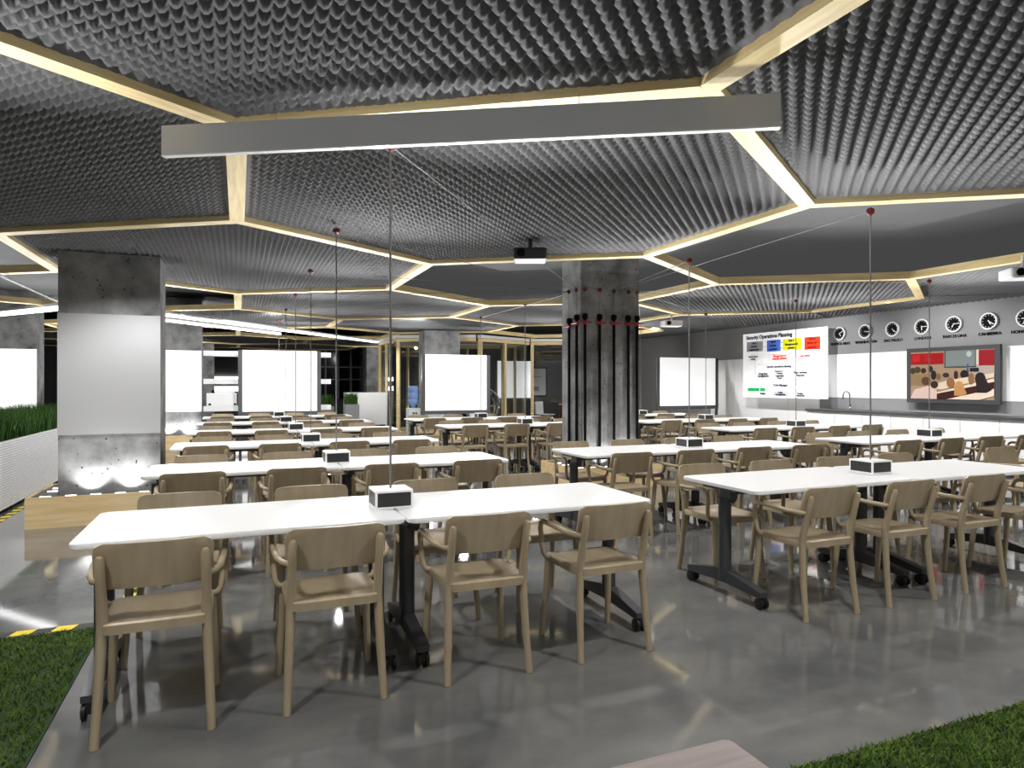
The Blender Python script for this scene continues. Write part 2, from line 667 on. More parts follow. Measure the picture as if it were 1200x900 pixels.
def make_table():
    r = empty('flip_table', (0, 0, 0))
    MB().prism(rrect(-TL / 2, TL / 2, -TW / 2, TW / 2, 0.05), TH - 0.026, TH, chamfer=0.004).build('tabletop', 'tabletop_white', r, True, 30)
    for s in (-1, 1):
        x = s * (TL / 2 - 0.075)
        p = MB().tube([(x, 0, 0.10), (x, 0, 0.64)], 0.042, 14)
        p.build('post', 'leg_charcoal', r, True)
        MB().lathe([(0.055, -0.03), (0.06, -0.025), (0.06, 0.025), (0.055, 0.03)], 14, xf=Matrix.Translation((x - s * 0.03, 0, 0.655)) @ Matrix.Rotation(PI / 2, 4, 'Y')) \
            .box(x - 0.05, x + 0.05, -0.16, 0.16, 0.695, 0.7135).build('tilt_bracket', 'leg_charcoal', r, True)
        ft = MB()
        prof = [(-0.36, 0.078), (-0.34, 0.070), (-0.05, 0.085), (0.05, 0.085), (0.34, 0.070), (0.36, 0.078), (0.36, 0.108), (0.06, 0.165), (-0.06, 0.165), (-0.36, 0.108)]
        n = len(ft.v)
        N = len(prof)
        for xx in (x - 0.03, x + 0.03):
            for (y, z) in prof:
                ft.v.append((xx, y, z))
        for i in range(N):
            j = (i + 1) % N
            ft.f.append((n + j, n + i, n + N + i, n + N + j))
            ft.mi.append(0)
        ft.f.append(tuple(n + i for i in range(N)))
        ft.f.append(tuple(n + N + i for i in reversed(range(N))))
        ft.mi += [0, 0]
        fo = ft.build('foot', 'leg_charcoal', r)
        for sy in (-1, 1):
            y = sy * 0.335
            cs = MB()
            for dx in (-0.02, 0.02):
                cs.lathe([(0.026, -0.011), (0.036, -0.007), (0.036, 0.007), (0.026, 0.011)], 14,
                         xf=Matrix.Translation((x + dx, y, 0.036)) @ Matrix.Rotation(PI / 2, 4, 'Y'))
            cs.box(x - 0.012, x + 0.012, y - 0.024, y + 0.024, 0.03, 0.076)
            cs.build('caster', 'rubber_black', fo, True)
    MB().box(-TL / 2 + 0.075, TL / 2 - 0.075, -0.015, 0.015, 0.655, 0.695).build('crossbar', 'leg_charcoal', r)
    return r


def make_chair():
    """faces +Y, origin on the floor under the seat"""
    r = empty('armchair', (0, 0, 0))
    R_ = 0.0188
    for s in (-1, 1):
        # rear leg running up into the back upright
        MB().tube([(s * 0.205, -0.225, 0), (s * 0.196, -0.198, 0.20), (s * 0.188, -0.182, 0.40), (s * 0.186, -0.180, 0.45), (s * 0.185, -0.190, 0.52),
                   (s * 0.184, -0.222, 0.64), (s * 0.183, -0.246, 0.725), (s * 0.183, -0.249, 0.738)],
                  [R_ * 0.9, R_, R_ * 1.1, R_ * 1.12, R_ * 1.08, R_, R_ * 0.95, R_ * 0.6], 8).build('leg', 'chair_tan', r, True, 60)
        MB().tube([(s * 0.213, 0.205, 0), (s * 0.200, 0.178, 0.25), (s * 0.192, 0.165, 0.43)], [R_ * 0.85, R_, R_ * 1.1], 8).build('leg', 'chair_tan', r, True, 60)
        # bent armrest: forward from the upright, down to the seat side
        MB().tube([(s * 0.185, -0.215, 0.632), (s * 0.215, -0.19, 0.634), (s * 0.236, -0.12, 0.638), (s * 0.247, 0.03, 0.648), (s * 0.248, 0.115, 0.65),
                   (s * 0.247, 0.145, 0.636), (s * 0.245, 0.158, 0.605), (s * 0.240, 0.150, 0.53), (s * 0.234, 0.142, 0.475), (s * 0.222, 0.136, 0.452), (s * 0.19, 0.13, 0.442)],
                  0.0142, 8).build('armrest', 'chair_tan', r, True, 60)
    # dished seat with a rounded outline
    n = 8
    out = rrect(-0.205, 0.205, -0.215, 0.215, 0.06, 4)
    st = MB()
    rings = []
    for (sc, dz) in ((1.0, 0.0), (0.97, 0.006), (0.7, -0.002), (0.35, -0.007)):
        k = len(st.v)
        rings.append(k)
        for (x, y) in out:
            st.v.append((x * sc, y * sc, 0.452 + dz - 0.10 * max(0, y * sc - 0.13) + 0.05 * max(0, -y * sc - 0.05)))
    N = len(out)
    for a, b_ in zip(rings, rings[1:]):
        for i in range(N):
            j = (i + 1) % N
            st.f.append((a + i, a + j, b_ + j, b_ + i))
            st.mi.append(0)
    st.f.append(tuple(rings[-1] + i for i in range(N)))
    st.mi.append(0)
    k = len(st.v)
    for (x, y) in out:
        st.v.append((x * 0.99, y * 0.99, 0.424 - 0.10 * max(0, y - 0.13)))
    for i in range(N):
        j = (i + 1) % N
        st.f.append((k + i, k + j, rings[0] + j, rings[0] + i))
        st.mi.append(0)
    st.f.append(tuple(k + i for i in reversed(range(N))))
    st.mi.append(0)
    st.build('seat', 'chair_tan', r, True, 50)
    # curved backrest panel in front of the uprights
    bp = MB()
    nu, nv = 12, 6
    W_, z0, z1, rad = 0.212, 0.595, 0.782, 0.035

    def pt(u, v, off):
        z = z0 + (z1 - z0) * v
        e = min(z - z0, z1 - z)
        sh = rad - math.sqrt(max(0, rad * rad - max(0, rad - e) ** 2))
        x = u * (W_ - sh)
        y = -0.222 - 0.26 * (z - 0.64) + 0.018 + 0.020 * (u * u) - 0.012 + off
        return (x, y, z)
    for off in (0.0, 0.014):
        for a in range(nv + 1):
            v = [0, 0.06, 0.18, 0.5, 0.82, 0.94, 1][a]
            for b_ in range(nu + 1):
                bp.v.append(pt(-1 + 2 * b_ / nu, v, off))
    S = (nu + 1) * (nv + 1)
    for a in range(nv):
        for b_ in range(nu):
            i = a * (nu + 1) + b_
            bp.f.append((i, i + 1, i + nu + 2, i + nu + 1))
            bp.f.append((S + i + 1, S + i, S + i + nu + 1, S + i + nu + 2))
    ring = [b_ for b_ in range(nu)] + [a * (nu + 1) + nu for a in range(nv)] + [nv * (nu + 1) + b_ for b_ in range(nu, 0, -1)] + [a * (nu + 1) for a in range(nv, 0, -1)]
    for a, b_ in zip(ring, ring[1:] + ring[:1]):
        bp.f.append((b_, a, S + a, S + b_))
    bp.mi = [0] * len(bp.f)
    bp.build('backrest', 'chair_tan', r, True, 40)
    return r


def make_box():
    r = empty('power_box', (0, 0, 0))
    a, hh, t = 0.1, 0.093, 0.011
    hs = MB()
    hs.box(-a + 0.004, a - 0.004, -a + 0.004, a - 0.004, 0.0, hh - t)
    hs.box(-a, a, -a, a, hh - t, hh).box(-a, a, -a, a, 0, t * 0.8)
    for sx_ in (-1, 1):
        for sy_ in (-1, 1):
            x0, y0 = sx_ * (a - t / 2), sy_ * (a - t / 2)
            hs.box(x0 - t / 2, x0 + t / 2, y0 - t / 2, y0 + t / 2, t * 0.8, hh - t)
    hs.build('housing', 'white_paint', r)
    b1 = MB().box(-a + t, a - t, -a + 0.001, -a + 0.0045, t * 0.8, hh - t).mesh('socket_panel', 'panel_black')
    for k in range(4):
        o = link('socket_panel', b1, r)
        o.rotation_euler = (0, 0, k * PI / 2)
    return r


T0, C0, B0 = make_table(), make_chair(), make_box()
used = {'t': False, 'c': False, 'b': False}


def place(proto, key, loc, rz):
    if used[key]:
        o = copy_tree(proto)
    else:
        o, used[key] = proto, True
    o.location = loc
    o.rotation_euler = (0, 0, rz)
    return o


cosc, sinc = math.cos(math.radians(22.3)), math.sin(math.radians(22.3))


def px(x, y, z):
    d = sinc * x + cosc * y
    return 600 + 781 * (cosc * x - sinc * y) / d, 450 - 781 * (z - CAM_H) / d


ROW0, ROWD = 3.565, 2.16
BLOCKS = (('left', -0.65, [0, 1, 2, 3, 4, 5]), ('middle', 2.92, [0, 1, 3, 4]), ('right', 6.46, [0, 1, 2, 3, 4]))
SEATS = (0.35, 1.045, 1.75, 2.445)
rnd = random.Random(3)
KNOBZ = 2.685
lines_to = {('left', 0): 1, ('left', 1): 1, ('left', 2): 0, ('left', 3): 0, ('left', 4): 0, ('left', 5): 0, ('middle', 0): 4, ('middle', 1): 4, ('middle', 3): 2,
            ('middle', 4): 2, ('right', 0): 5, ('right', 1): 5, ('right', 2): 6, ('right', 3): 6, ('right', 4): 6}
SKIP = set()
for (bn, bx0, rows) in BLOCKS:
    for n_, ri in enumerate(rows):
        yc = ROW0 + ROWD * ri
        on = ORD[n_]
        for h_ in (0, 1):
            xt = bx0 + TL / 2 + h_ * (TL + 0.012)
            if px(xt - TL / 2, yc, TH)[0] > 1200:
                continue
            t = place(T0, 't', (xt, yc + (0.006 if h_ == 0 else -0.012), 0), (0.004 if h_ == 0 else -0.002))
            tag(t, 'white flip-top table, %s half of the %s block, %s row from camera' % ('left' if h_ == 0 else 'right', bn, on), 'table', 'white flip-top tables')
        for side in (0, 1):
            for q, sx_ in enumerate(SEATS):
                x = bx0 + sx_ + rnd.uniform(-0.012, 0.012)
                y = yc - 0.385 if side == 0 else yc + 0.385
                if px(x - 0.2, y, 0.6)[0] > 1205 or (bn, n_, side, q) in SKIP:
                    continue
                rz = (0 if side == 0 else PI) + rnd.uniform(-0.03, 0.03)
                cobj = place(C0, 'c', (x, y, 0), rz)
                tag(cobj, 'tan armchair on the %s side of %s block\'s %s table row, %s from left' % ('near' if side == 0 else 'far', bn, on, ORD[q]), 'chair', 'tan armchairs at the tables')
        bxc = bx0 + {'left': 1.41, 'middle': 1.44, 'right': 1.55}[bn]
        byc = yc + 0.02
        if px(bxc, byc, TH)[0] > 1210:
            continue
        bo = place(B0, 'b', (bxc, byc, TH), 0)
        tag(bo, 'white and black socket box on the %s block\'s %s table row' % (bn, on), 'socket box', 'socket boxes on the tables')
        ce = empty('hanging_cable', (bxc, byc, TH + 0.093))
        tag(ce, 'thin grey cable with red knob above the %s block\'s %s row' % (bn, on), 'cable', 'hanging cables')
        zt = KNOBZ - TH - 0.093
        MB().tube([(0, 0, 0), (0, 0, zt)], 0.0062, 6).build('drop_wire', 'cable_grey', ce, True)
        MB().lathe([(0.006, zt - 0.035), (0.026, zt - 0.018), (0.03, zt), (0.026, zt + 0.015), (0.008, zt + 0.025)], 10).build('knob', 'knob_red', ce, True)
        ex = eye[lines_to[(bn, ri)]]
        MB().tube([(0, 0, zt), (ex[0] - bxc, ex[1] - byc, ex[2] - TH - 0.093)], 0.0035, 5).build('tie_line', 'cable_grey', ce, True)

# table in the foreground, corner only
e = empty('wood_table', (0.14, 0.62, 0))
tag(e, 'greyish wood table corner at the bottom edge, nearest the camera', 'table')
MB().prism(rrect(-0.70, 0.70, -0.37, 0.37, 0.016), 0.715, 0.74, chamfer=0.003).build('tabletop', 'grey_wood', e, True, 30)
for sx_ in (-1, 1):
    for sy_ in (-1, 1):
        MB().box(sx_ * 0.6 - 0.02, sx_ * 0.6 + 0.02, sy_ * 0.3 - 0.02, sy_ * 0.3 + 0.02, 0, 0.715).build('leg', 'leg_charcoal', e)

# ------------------------------------------------------------------ hanging grey baffle
A, Bp = Vector((-0.347, 3.636, 0)), Vector((2.158, 2.214, 0))
L = (Bp - A).length
e = empty('hanging_baffle', tuple((A + Bp) / 2 + Vector((0, 0, 2.5))), math.atan2(Bp.y - A.y, Bp.x - A.x))
tag(e, 'long grey box baffle hung under the ceiling, white lower edge', 'baffle')
MB().box(-L / 2, L / 2, 0, 0.03, 0.006, 0.148).build('panel', 'baffle_grey', e)
MB().box(-L / 2, L / 2, -0.001, 0.031, 0, 0.006).build('edge_strip', 'white_gloss', e)
MB().tube([(-L * 0.3, 0.022, 0.148), (-L * 0.3, 0.022, 0.2)], 0.0015, 6).tube([(L * 0.2, 0.022, 0.148), (L * 0.2, 0.022, 0.2)], 0.0015, 6).build('hanger', 'cable_grey', e)


# ------------------------------------------------------------------ projectors
def projector(loc, rz, body, label, w_=0.31, d_=0.26):
    e = empty('projector', loc, rz)
    tag(e, label, 'projector', 'ceiling projectors')
    MB().prism(rrect(-w_ / 2, w_ / 2, -d_ / 2, d_ / 2, 0.035), 0.006, 0.105, chamfer=0.006).build('body', body, e, True, 30)
    MB().prism(rrect(-w_ / 2 + 0.012, w_ / 2 - 0.012, -d_ / 2 + 0.012, d_ / 2 - 0.012, 0.02), 0, 0.006).build('base_plate', 'white_paint', e)
    xf = Matrix.Translation((-w_ * 0.27, -d_ / 2, 0.055)) @ Matrix.Rotation(PI / 2, 4, 'X')
    MB().lathe([(0.040, -0.01), (0.040, 0.02), (0.032, 0.022), (0.028, 0.012)], 16, xf=xf).build('lens', 'matte_black', e, True)
    MB().tube([(0, 0, 0.105), (0, 0, HB + 0.05 - loc[2])], 0.02, 10).build('mount', body, e, True)


projector((2.53, 5.72, 2.545), -0.42, 'projector_black', 'black projector with white underside under the middle foam panel')
projector((7.63, 10.6, 2.49), -0.3, 'projector_white', 'small white projector near the far right ceiling beams', 0.36, 0.30)
projector((7.65, 4.45, 2.50), -0.6, 'projector_white', 'white projector at the right edge above the clocks', 0.36, 0.30)

# ------------------------------------------------------------------ linear lamps at the left and back


def strip(p, q, z, r, label, name='linear_lamp', m_='light_white', hang=True):
    p, q = Vector((p[0], p[1], z)), Vector((q[0], q[1], z))
    mid = (p + q) / 2
    e = empty(name, tuple(mid), math.atan2(q.y - p.y, q.x - p.x))
    tag(e, label, 'lamp' if hang else 'pipe')
    L = (q - p).length
    if hang:
        MB().box(-L / 2, L / 2, -r, r, 0, r).build('diffuser', m_, e)
        MB().box(-L / 2, L / 2, -r, r, r, r * 1.8).build('housing', 'white_paint', e)
    else:
        MB().tube([(-L / 2, 0, 0), (L / 2, 0, 0)], r, 8).build('run', m_, e, True)
        MB().box(-L / 2 + 0.3, -L / 2 + 0.32, -0.01, 0.01, 0, 0.05).box(L / 2 - 0.32, L / 2 - 0.3, -0.01, 0.01, 0, 0.05).build('bracket', 'frame_grey', e)


strip((-1.227, 13.27), (3.75, 19.6), 2.60, 0.045, 'long white linear lamp running back towards the timber glass room')
strip((-1.60, 13.5), (0.9, 16.68), 2.56, 0.04, 'shorter white linear lamp under the long one, left of centre')
strip((-6.0, 16.9), (-1.9, 11.85), 2.60, 0.06, 'white linear lamp left of the grey-panelled column')
strip((-2.57, 6.5), (-2.57, 13.2), 2.66, 0.016, 'thin grey pipe under the ceiling at the left edge', 'ceiling_pipe', 'cable_grey', False)

# ------------------------------------------------------------------ framed projection screens on stands


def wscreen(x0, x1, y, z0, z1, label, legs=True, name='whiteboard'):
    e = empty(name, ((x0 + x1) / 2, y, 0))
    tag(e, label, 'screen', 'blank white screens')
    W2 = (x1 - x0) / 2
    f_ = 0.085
    MB().box(-W2 + f_, W2 - f_, -0.012, 0.012, z0 + f_, z1).build('sheet', 'screen_white_glow', e)
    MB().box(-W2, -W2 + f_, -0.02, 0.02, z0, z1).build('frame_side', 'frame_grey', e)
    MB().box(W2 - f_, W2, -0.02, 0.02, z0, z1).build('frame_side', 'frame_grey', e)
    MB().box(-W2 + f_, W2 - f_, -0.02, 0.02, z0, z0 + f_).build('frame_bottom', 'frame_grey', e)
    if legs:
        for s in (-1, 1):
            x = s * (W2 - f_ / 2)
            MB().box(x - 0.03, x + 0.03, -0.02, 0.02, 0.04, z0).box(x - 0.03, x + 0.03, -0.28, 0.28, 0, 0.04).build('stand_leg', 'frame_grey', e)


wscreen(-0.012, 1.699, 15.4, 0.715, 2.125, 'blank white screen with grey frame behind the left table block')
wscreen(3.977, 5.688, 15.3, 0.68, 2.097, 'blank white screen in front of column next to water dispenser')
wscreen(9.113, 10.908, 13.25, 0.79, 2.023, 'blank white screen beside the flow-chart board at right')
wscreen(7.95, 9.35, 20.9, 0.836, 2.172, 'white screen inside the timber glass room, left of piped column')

# ------------------------------------------------------------------ white shelf unit behind the left block
e = empty('shelf_unit', (0.70, 15.86, 0))
tag(e, 'white open shelf unit behind the left framed screen', 'shelf')
for (za, zb) in ((2.003, 2.114), (1.395, 1.506), (0.805, 0.916)):
    MB().box(-1.40, 1.26, -0.14, 0.2, za, zb).build('shelf', 'white_gloss', e)
for x in (0.1, 0.8):
    MB().box(x - 0.02, x + 0.02, 0.16, 0.2, 0, 2.003).build('upright', 'white_gloss', e)
e = empty('storage_box', (-0.34, 15.86, 0.916))
tag(e, 'white storage bin with dark catches on the lowest shelf', 'box')
MB().prism([(-0.30, -0.12), (0.30, -0.12), (0.30, 0.14), (-0.30, 0.14)], 0.006, 0.28, chamfer=0.006).build('bin', 'white_gloss', e)
for x in (-0.26, 0.24):
    MB().box(x, x + 0.05, -0.135, -0.12, 0.02, 0.06).build('catch', 'matte_black', e)
MB().box(-0.14, 0.26, -0.1, 0.1, 0.28, 0.31).build('lid', 'white_gloss', e)
MB().box(-0.2, -0.15, -0.06, 0.0, 0.28, 0.35).build('grip', 'matte_black', e)

# far shelves with lamps against the back wall, and the dark window
for (x0, x1, label) in ((-1.5, 2.2, 'dark far shelf with lit niches behind the white shelf unit'), (-9.6, -6.6, 'far lit shelf seen between planter grass and left column')):
    e = empty('wall_shelf', ((x0 + x1) / 2, 27.5, 0))
    tag(e, label, 'shelf')
    W2 = (x1 - x0) / 2
    for z in (1.0, 1.45, 1.75):
        MB().box(-W2, W2, -0.15, 0.25, z, z + 0.04).build('shelf', 'frame_grey', e)
    for (z, hgt) in ((1.12, 0.18), (1.52, 0.16)):
        MB().box(-W2 * 0.9, W2 * 0.9, 0.15, 0.25, z, z + hgt).build('light_panel', 'light_white', e)
    for x in (-W2, W2 - 0.05):
        MB().box(x, x + 0.05, -0.15, 0.25, 0, 2.4).build('upright', 'frame_grey', e)
e = MB().box(2.2, 5.4, 27.70, 27.8, 0.8, 2.9).build('window_1', 'window_dark')
e['kind'] = 'structure'
for k in range(7):
    x = 2.2 + k * 0.5
    MB().box(x, x + 0.07, 27.62, 27.70, 0.8, 2.9).build('mullion', 'mullion', e)
for z in (1.55, 2.05):
    MB().box(2.2, 5.4, 27.60, 27.66, z, z + 0.06).build('rail', 'mullion', e)

# reception desk and potted grasses near the glass room
e = empty('white_counter', (3.2, 18.3, 0))
tag(e, 'white counter front beside the corner of the timber glass room', 'counter')
MB().box(-0.55, 0.52, -0.3, 0.3, 0.30, 1.168).build('front', 'white_gloss', e)
MB().box(-0.50, 0.47, -0.25, 0.3, 0, 0.30).build('base', 'matte_black', e)


def blades(n, x0, x1, y0, y1, z, hmin, hmax, wid, lean, seed):
    r = random.Random(seed)
    v, f = [], []
    for i in range(n):
        x, y = r.uniform(x0, x1), r.uniform(y0, y1)
        a = r.uniform(0, 2 * PI)
        hgt = r.uniform(hmin, hmax)
        lx, ly = lean * hgt * math.cos(a * 3.1 + i), lean * hgt * math.sin(a * 3.1 + i)
        dx, dy = wid * math.cos(a) / 2, wid * math.sin(a) / 2
        k = len(v)
        v += [(x - dx, y - dy, z), (x + dx, y + dy, z), (x + dx * 0.7 + lx * 0.4, y + dy * 0.7 + ly * 0.4, z + hgt * 0.6),
              (x - dx * 0.7 + lx * 0.4, y - dy * 0.7 + ly * 0.4, z + hgt * 0.6), (x + lx, y + ly, z + hgt)]
        f += [(k, k + 1, k + 2, k + 3), (k + 3, k + 2, k + 4)]
    return v, f


def grass(name, args, m_, parent=None):
    v, f = blades(*args)
    me = bpy.data.meshes.new(name)
    me.from_pydata(v, [], f)
    me.materials.append(MATS[m_])
    o = link(name, me, parent)
    o['kind'] = 'stuff'
    return o


def pot(x, y, w_, hgt, gh, label):
    e = empty('potted_grass', (x, y, 0))
    tag(e, label, 'potted plant', 'potted grasses')
    MB().prism([(-w_ / 2, -w_ / 2), (w_ / 2, -w_ / 2), (w_ / 2, w_ / 2), (-w_ / 2, w_ / 2)], 0, hgt, chamfer=0.01).build('pot', 'planter_grey', e)
    grass('leaves', (260, -w_ / 2 + 0.03, w_ / 2 - 0.03, -w_ / 2 + 0.03, w_ / 2 - 0.03, hgt, gh * 0.6, gh, 0.02, 0.25, int(x * 100)), 'planter_grass', e)


pot(2.0, 16.9, 0.32, 0.85, 0.32, 'grey potted grass next to the left framed screen')
pot(2.55, 16.6, 0.34, 0.90, 0.32, 'grey potted grass left of the white counter')
pot(4.75, 17.9, 0.34, 0.90, 0.32, 'grey potted grass inside the corner of the glass room')

# ------------------------------------------------------------------ water dispenser
e = empty('water_dispenser', (4.0, 16.2, 0))
tag(e, 'pale water dispenser with blue bottle beside the concrete column', 'water dispenser')
MB().prism(rrect(-0.15, 0.15, -0.15, 0.15, 0.02), 0, 0.80, chamfer=0.004).build('cabinet', 'dispenser_white', e)
MB().lathe([(0.04, 0.80), (0.06, 0.86), (0.128, 0.92), (0.132, 1.0), (0.122, 1.02), (0.132, 1.04), (0.132, 1.16), (0.122, 1.18), (0.132, 1.2), (0.132, 1.30), (0.11, 1.35)], 18) \
    .build('bottle', 'bottle_blue', e, True)
MB().box(-0.05, -0.02, -0.2, -0.15, 0.66, 0.70).box(0.02, 0.05, -0.2, -0.15, 0.66, 0.70).build('tap', 'matte_black', e)

# ------------------------------------------------------------------ timber framed glass room
ROOM = [(3.85, 19.75), (3.85, 17.6), (5.81, 16.55), (7.75, 17.6), (9.69, 16.55), (11.12, 17.35)]
BACK = [(3.85, 19.75), (5.81, 20.85), (7.75, 19.75), (7.75, 17.6)]
RT = 2.69


def partition(p, q, label, panes=2, last=False):
    p, q = Vector((p[0], p[1], 0)), Vector((q[0], q[1], 0))
    L = (q - p).length
    e = empty('glass_partition', tuple((p + q) / 2), math.atan2(q.y - p.y, q.x - p.x))
    tag(e, label, 'partition', 'timber glass partitions')
    a, b_ = -L / 2 + 0.05, L / 2 - 0.05
    MB().box(a, b_, -0.03, 0.03, RT - 0.17, RT - 0.09).build('head_rail', 'pine', e)
    MB().box(a, b_, -0.05, 0.05, RT - 0.08, RT).build('header_strip', 'white_paint', e)
    MB().box(a, b_, -0.03, 0.03, 0, 0.07).build('sill_rail', 'pine', e)
    MB().box(a, a + 0.09, -0.045, 0.045, 0.07, RT - 0.17).build('post', 'pine', e)
    if last:
        MB().box(b_ - 0.07, b_, -0.045, 0.045, 0.07, RT - 0.17).build('post', 'pine', e)
    w_ = (b_ - a - 0.16) / panes
    for k in range(panes):
        x0 = a + 0.09 + k * w_
        if k:
            MB().box(x0 - 0.03, x0 + 0.03, -0.04, 0.04, 0.07, RT - 0.17).build('post', 'pine', e)
        MB().box(x0 + 0.035, x0 + w_ - 0.035, -0.004, 0.004, 0.07, RT - 0.17).build('pane', 'glass', e)


for k in range(5):
    partition(ROOM[k], ROOM[k + 1], ['pine framed glass side wall beside the white counter', 'pine framed glass wall behind the concrete column and water dispenser',
              'pine framed glass wall right of the middle back screen', 'pine framed glass wall just left of the piped column',
              'pine framed glass wall meeting the right wall, right of piped column'][k], 2, k == 4)
for k in range(3):
    partition(BACK[k], BACK[k + 1], ['rear left pine and glass wall inside the glass room', 'rear right pine and glass wall inside the glass room',
              'inner pine and glass divider between the two glass rooms'][k], 2)

# hanging bubble chair behind the glass
e = empty('bubble_chair', (6.72, 18.75, 0.75))
tag(e, 'clear round bubble chair inside the glass room', 'chair')
prof = []
for k in range(11):
    a = math.radians(-90 + 150 * k / 10)
    prof.append((max(0.01, 0.56 * math.cos(a)), 0.56 * math.sin(a)))
sh = MB()
sh.lathe(prof, 24, xf=Matrix.Rotation(math.radians(60), 4, 'X'))
sh.f.pop()
sh.mi.pop()
sh.build('shell', 'glass', e, True)
ringp = [tuple(Matrix.Rotation(math.radians(60), 4, 'X') @ Vector((0.29 * math.cos(a), 0.29 * math.sin(a), 0.485))) for a in [2 * PI * k / 24 for k in range(25)]]
MB().tube(ringp, 0.02, 8).build('rim', 'chrome', e, True)
MB().lathe([(0.05, -0.48), (0.30, -0.44), (0.33, -0.36), (0.1, -0.34)], 16).build('cushion', 'grey_paint', e, True)
MB().tube([(0, 0, 0.55), (0, 0, HB + 0.06 - 0.75)], 0.008, 6).build('chain', 'chrome', e)

# picture, white chair and red stool in the second glass room
e = empty('framed_picture', (10.05, 21.97, 0))
tag(e, 'black framed pale picture on grey wall left of the piped column', 'picture')
MB().box(-0.34, 0.34, -0.03, 0.02, 0.92, 2.02).build('frame', 'matte_black', e)
MB().box(-0.27, 0.27, -0.034, -0.03, 0.99, 1.95).build('print', 'print_paper', e)
MB().box(-0.20, 0.12, -0.036, -0.034, 1.65, 1.68).box(-0.22, 0.0, -0.036, -0.034, 1.15, 1.3).build('drawing', 'grey_paint', e)
e = empty('side_chair', (8.9, 18.9, 0), 0.5)
tag(e, 'white moulded chair inside the glass room near the picture', 'chair')
MB().prism(rrect(-0.22, 0.22, -0.22, 0.22, 0.06), 0.43, 0.46, chamfer=0.006).build('seat', 'white_gloss', e, True)
MB().box(-0.2, 0.2, 0.2, 0.23, 0.46, 0.86, xf=Matrix.Rotation(-0.08, 4, 'X')).build('backrest', 'white_gloss', e)
for sx_ in (-1, 1):
    for sy_ in (-1, 1):
        MB().tube([(sx_ * 0.21, sy_ * 0.21, 0), (sx_ * 0.14, sy_ * 0.14, 0.43)], 0.014, 6).build('leg', 'chrome', e, True)
e = empty('bar_stool', (9.45, 18.7, 0))
tag(e, 'red metal stool with wooden seat beside the white moulded chair', 'stool')
MB().lathe([(0.17, 0.74), (0.19, 0.75), (0.19, 0.77), (0.17, 0.78)], 16).build('seat', 'pine_board', e, True)
for k in range(4):
    a = PI / 4 + k * PI / 2
    MB().tube([(0.22 * math.cos(a), 0.22 * math.sin(a), 0), (0.13 * math.cos(a), 0.13 * math.sin(a), 0.74)], 0.022, 6).build('leg', 'stool_red', e, True)
MB().box(-0.14, 0.14, -0.14, 0.14, 0.30, 0.33).build('footrest', 'stool_red', e)

# ------------------------------------------------------------------ right wall: cladding, cabinets, worktop, tap, clocks, television, board
for k in range(6):
    y0 = 5.2 + k * 0.86
    MB().box(WX - 0.012, WX, y0 + 0.003, y0 + 0.857, 1.125, 1.99).build('cladding_panel', 'white_gloss', wr)
for k in range(4):
    y0 = 10.36 + k * 0.86
    MB().box(WX - 0.012, WX, y0 + 0.003, y0 + 0.857, 0.0, 1.99).build('cladding_panel', 'white_gloss', wr)
seams = [10.16, 9.484, 8.878, 8.29, 7.692, 7.08, 6.491, 5.90]
for k in range(7):
    a, b_ = seams[k + 1], seams[k]
    e = empty('base_cabinet', (10.58, (a + b_) / 2, 0))
    tag(e, 'white handleless base cabinet under the dark worktop, %s from far end' % ORD[k], 'cabinet', 'base cabinets on the right wall')
    W2 = (b_ - a) / 2
    MB().box(0.02, 0.55, -W2 + 0.001, W2 - 0.001, 0.08, 0.862).build('body', 'white_paint', e)
    MB().box(0.0, 0.019, -W2 + 0.004, W2 - 0.004, 0.09, 0.855).build('door', 'white_gloss', e)
    MB().box(0.06, 0.5, -W2 + 0.001, W2 - 0.001, 0.0, 0.08).build('kickboard', 'frame_grey', e)
e = MB().box(10.55, WX - 0.004, 5.9, 10.18, 0.865, 0.90).build('worktop', 'worktop_grey')
tag(e, 'dark grey worktop along the right wall cabinets', 'worktop')
e = empty('tap', (10.93, 9.44, 0.90))
tag(e, 'chrome gooseneck tap on the dark worktop', 'tap')
pth = [(0, 0, 0), (0, 0, 0.26)] + [(-0.09 + 0.09 * math.cos(a), 0, 0.26 + 0.09 * math.sin(a)) for a in [PI * k / 8 for k in range(1, 9)]] + [(-0.18, 0, 0.20)]
MB().tube(pth, 0.012, 8).build('spout', 'chrome', e, True)
MB().lathe([(0.03, 0), (0.03, 0.03), (0.018, 0.05)], 12).build('base', 'chrome', e, True)
MB().tube([(0, 0, 0.08), (0, -0.07, 0.11)], 0.007, 6).build('lever', 'chrome', e, True)

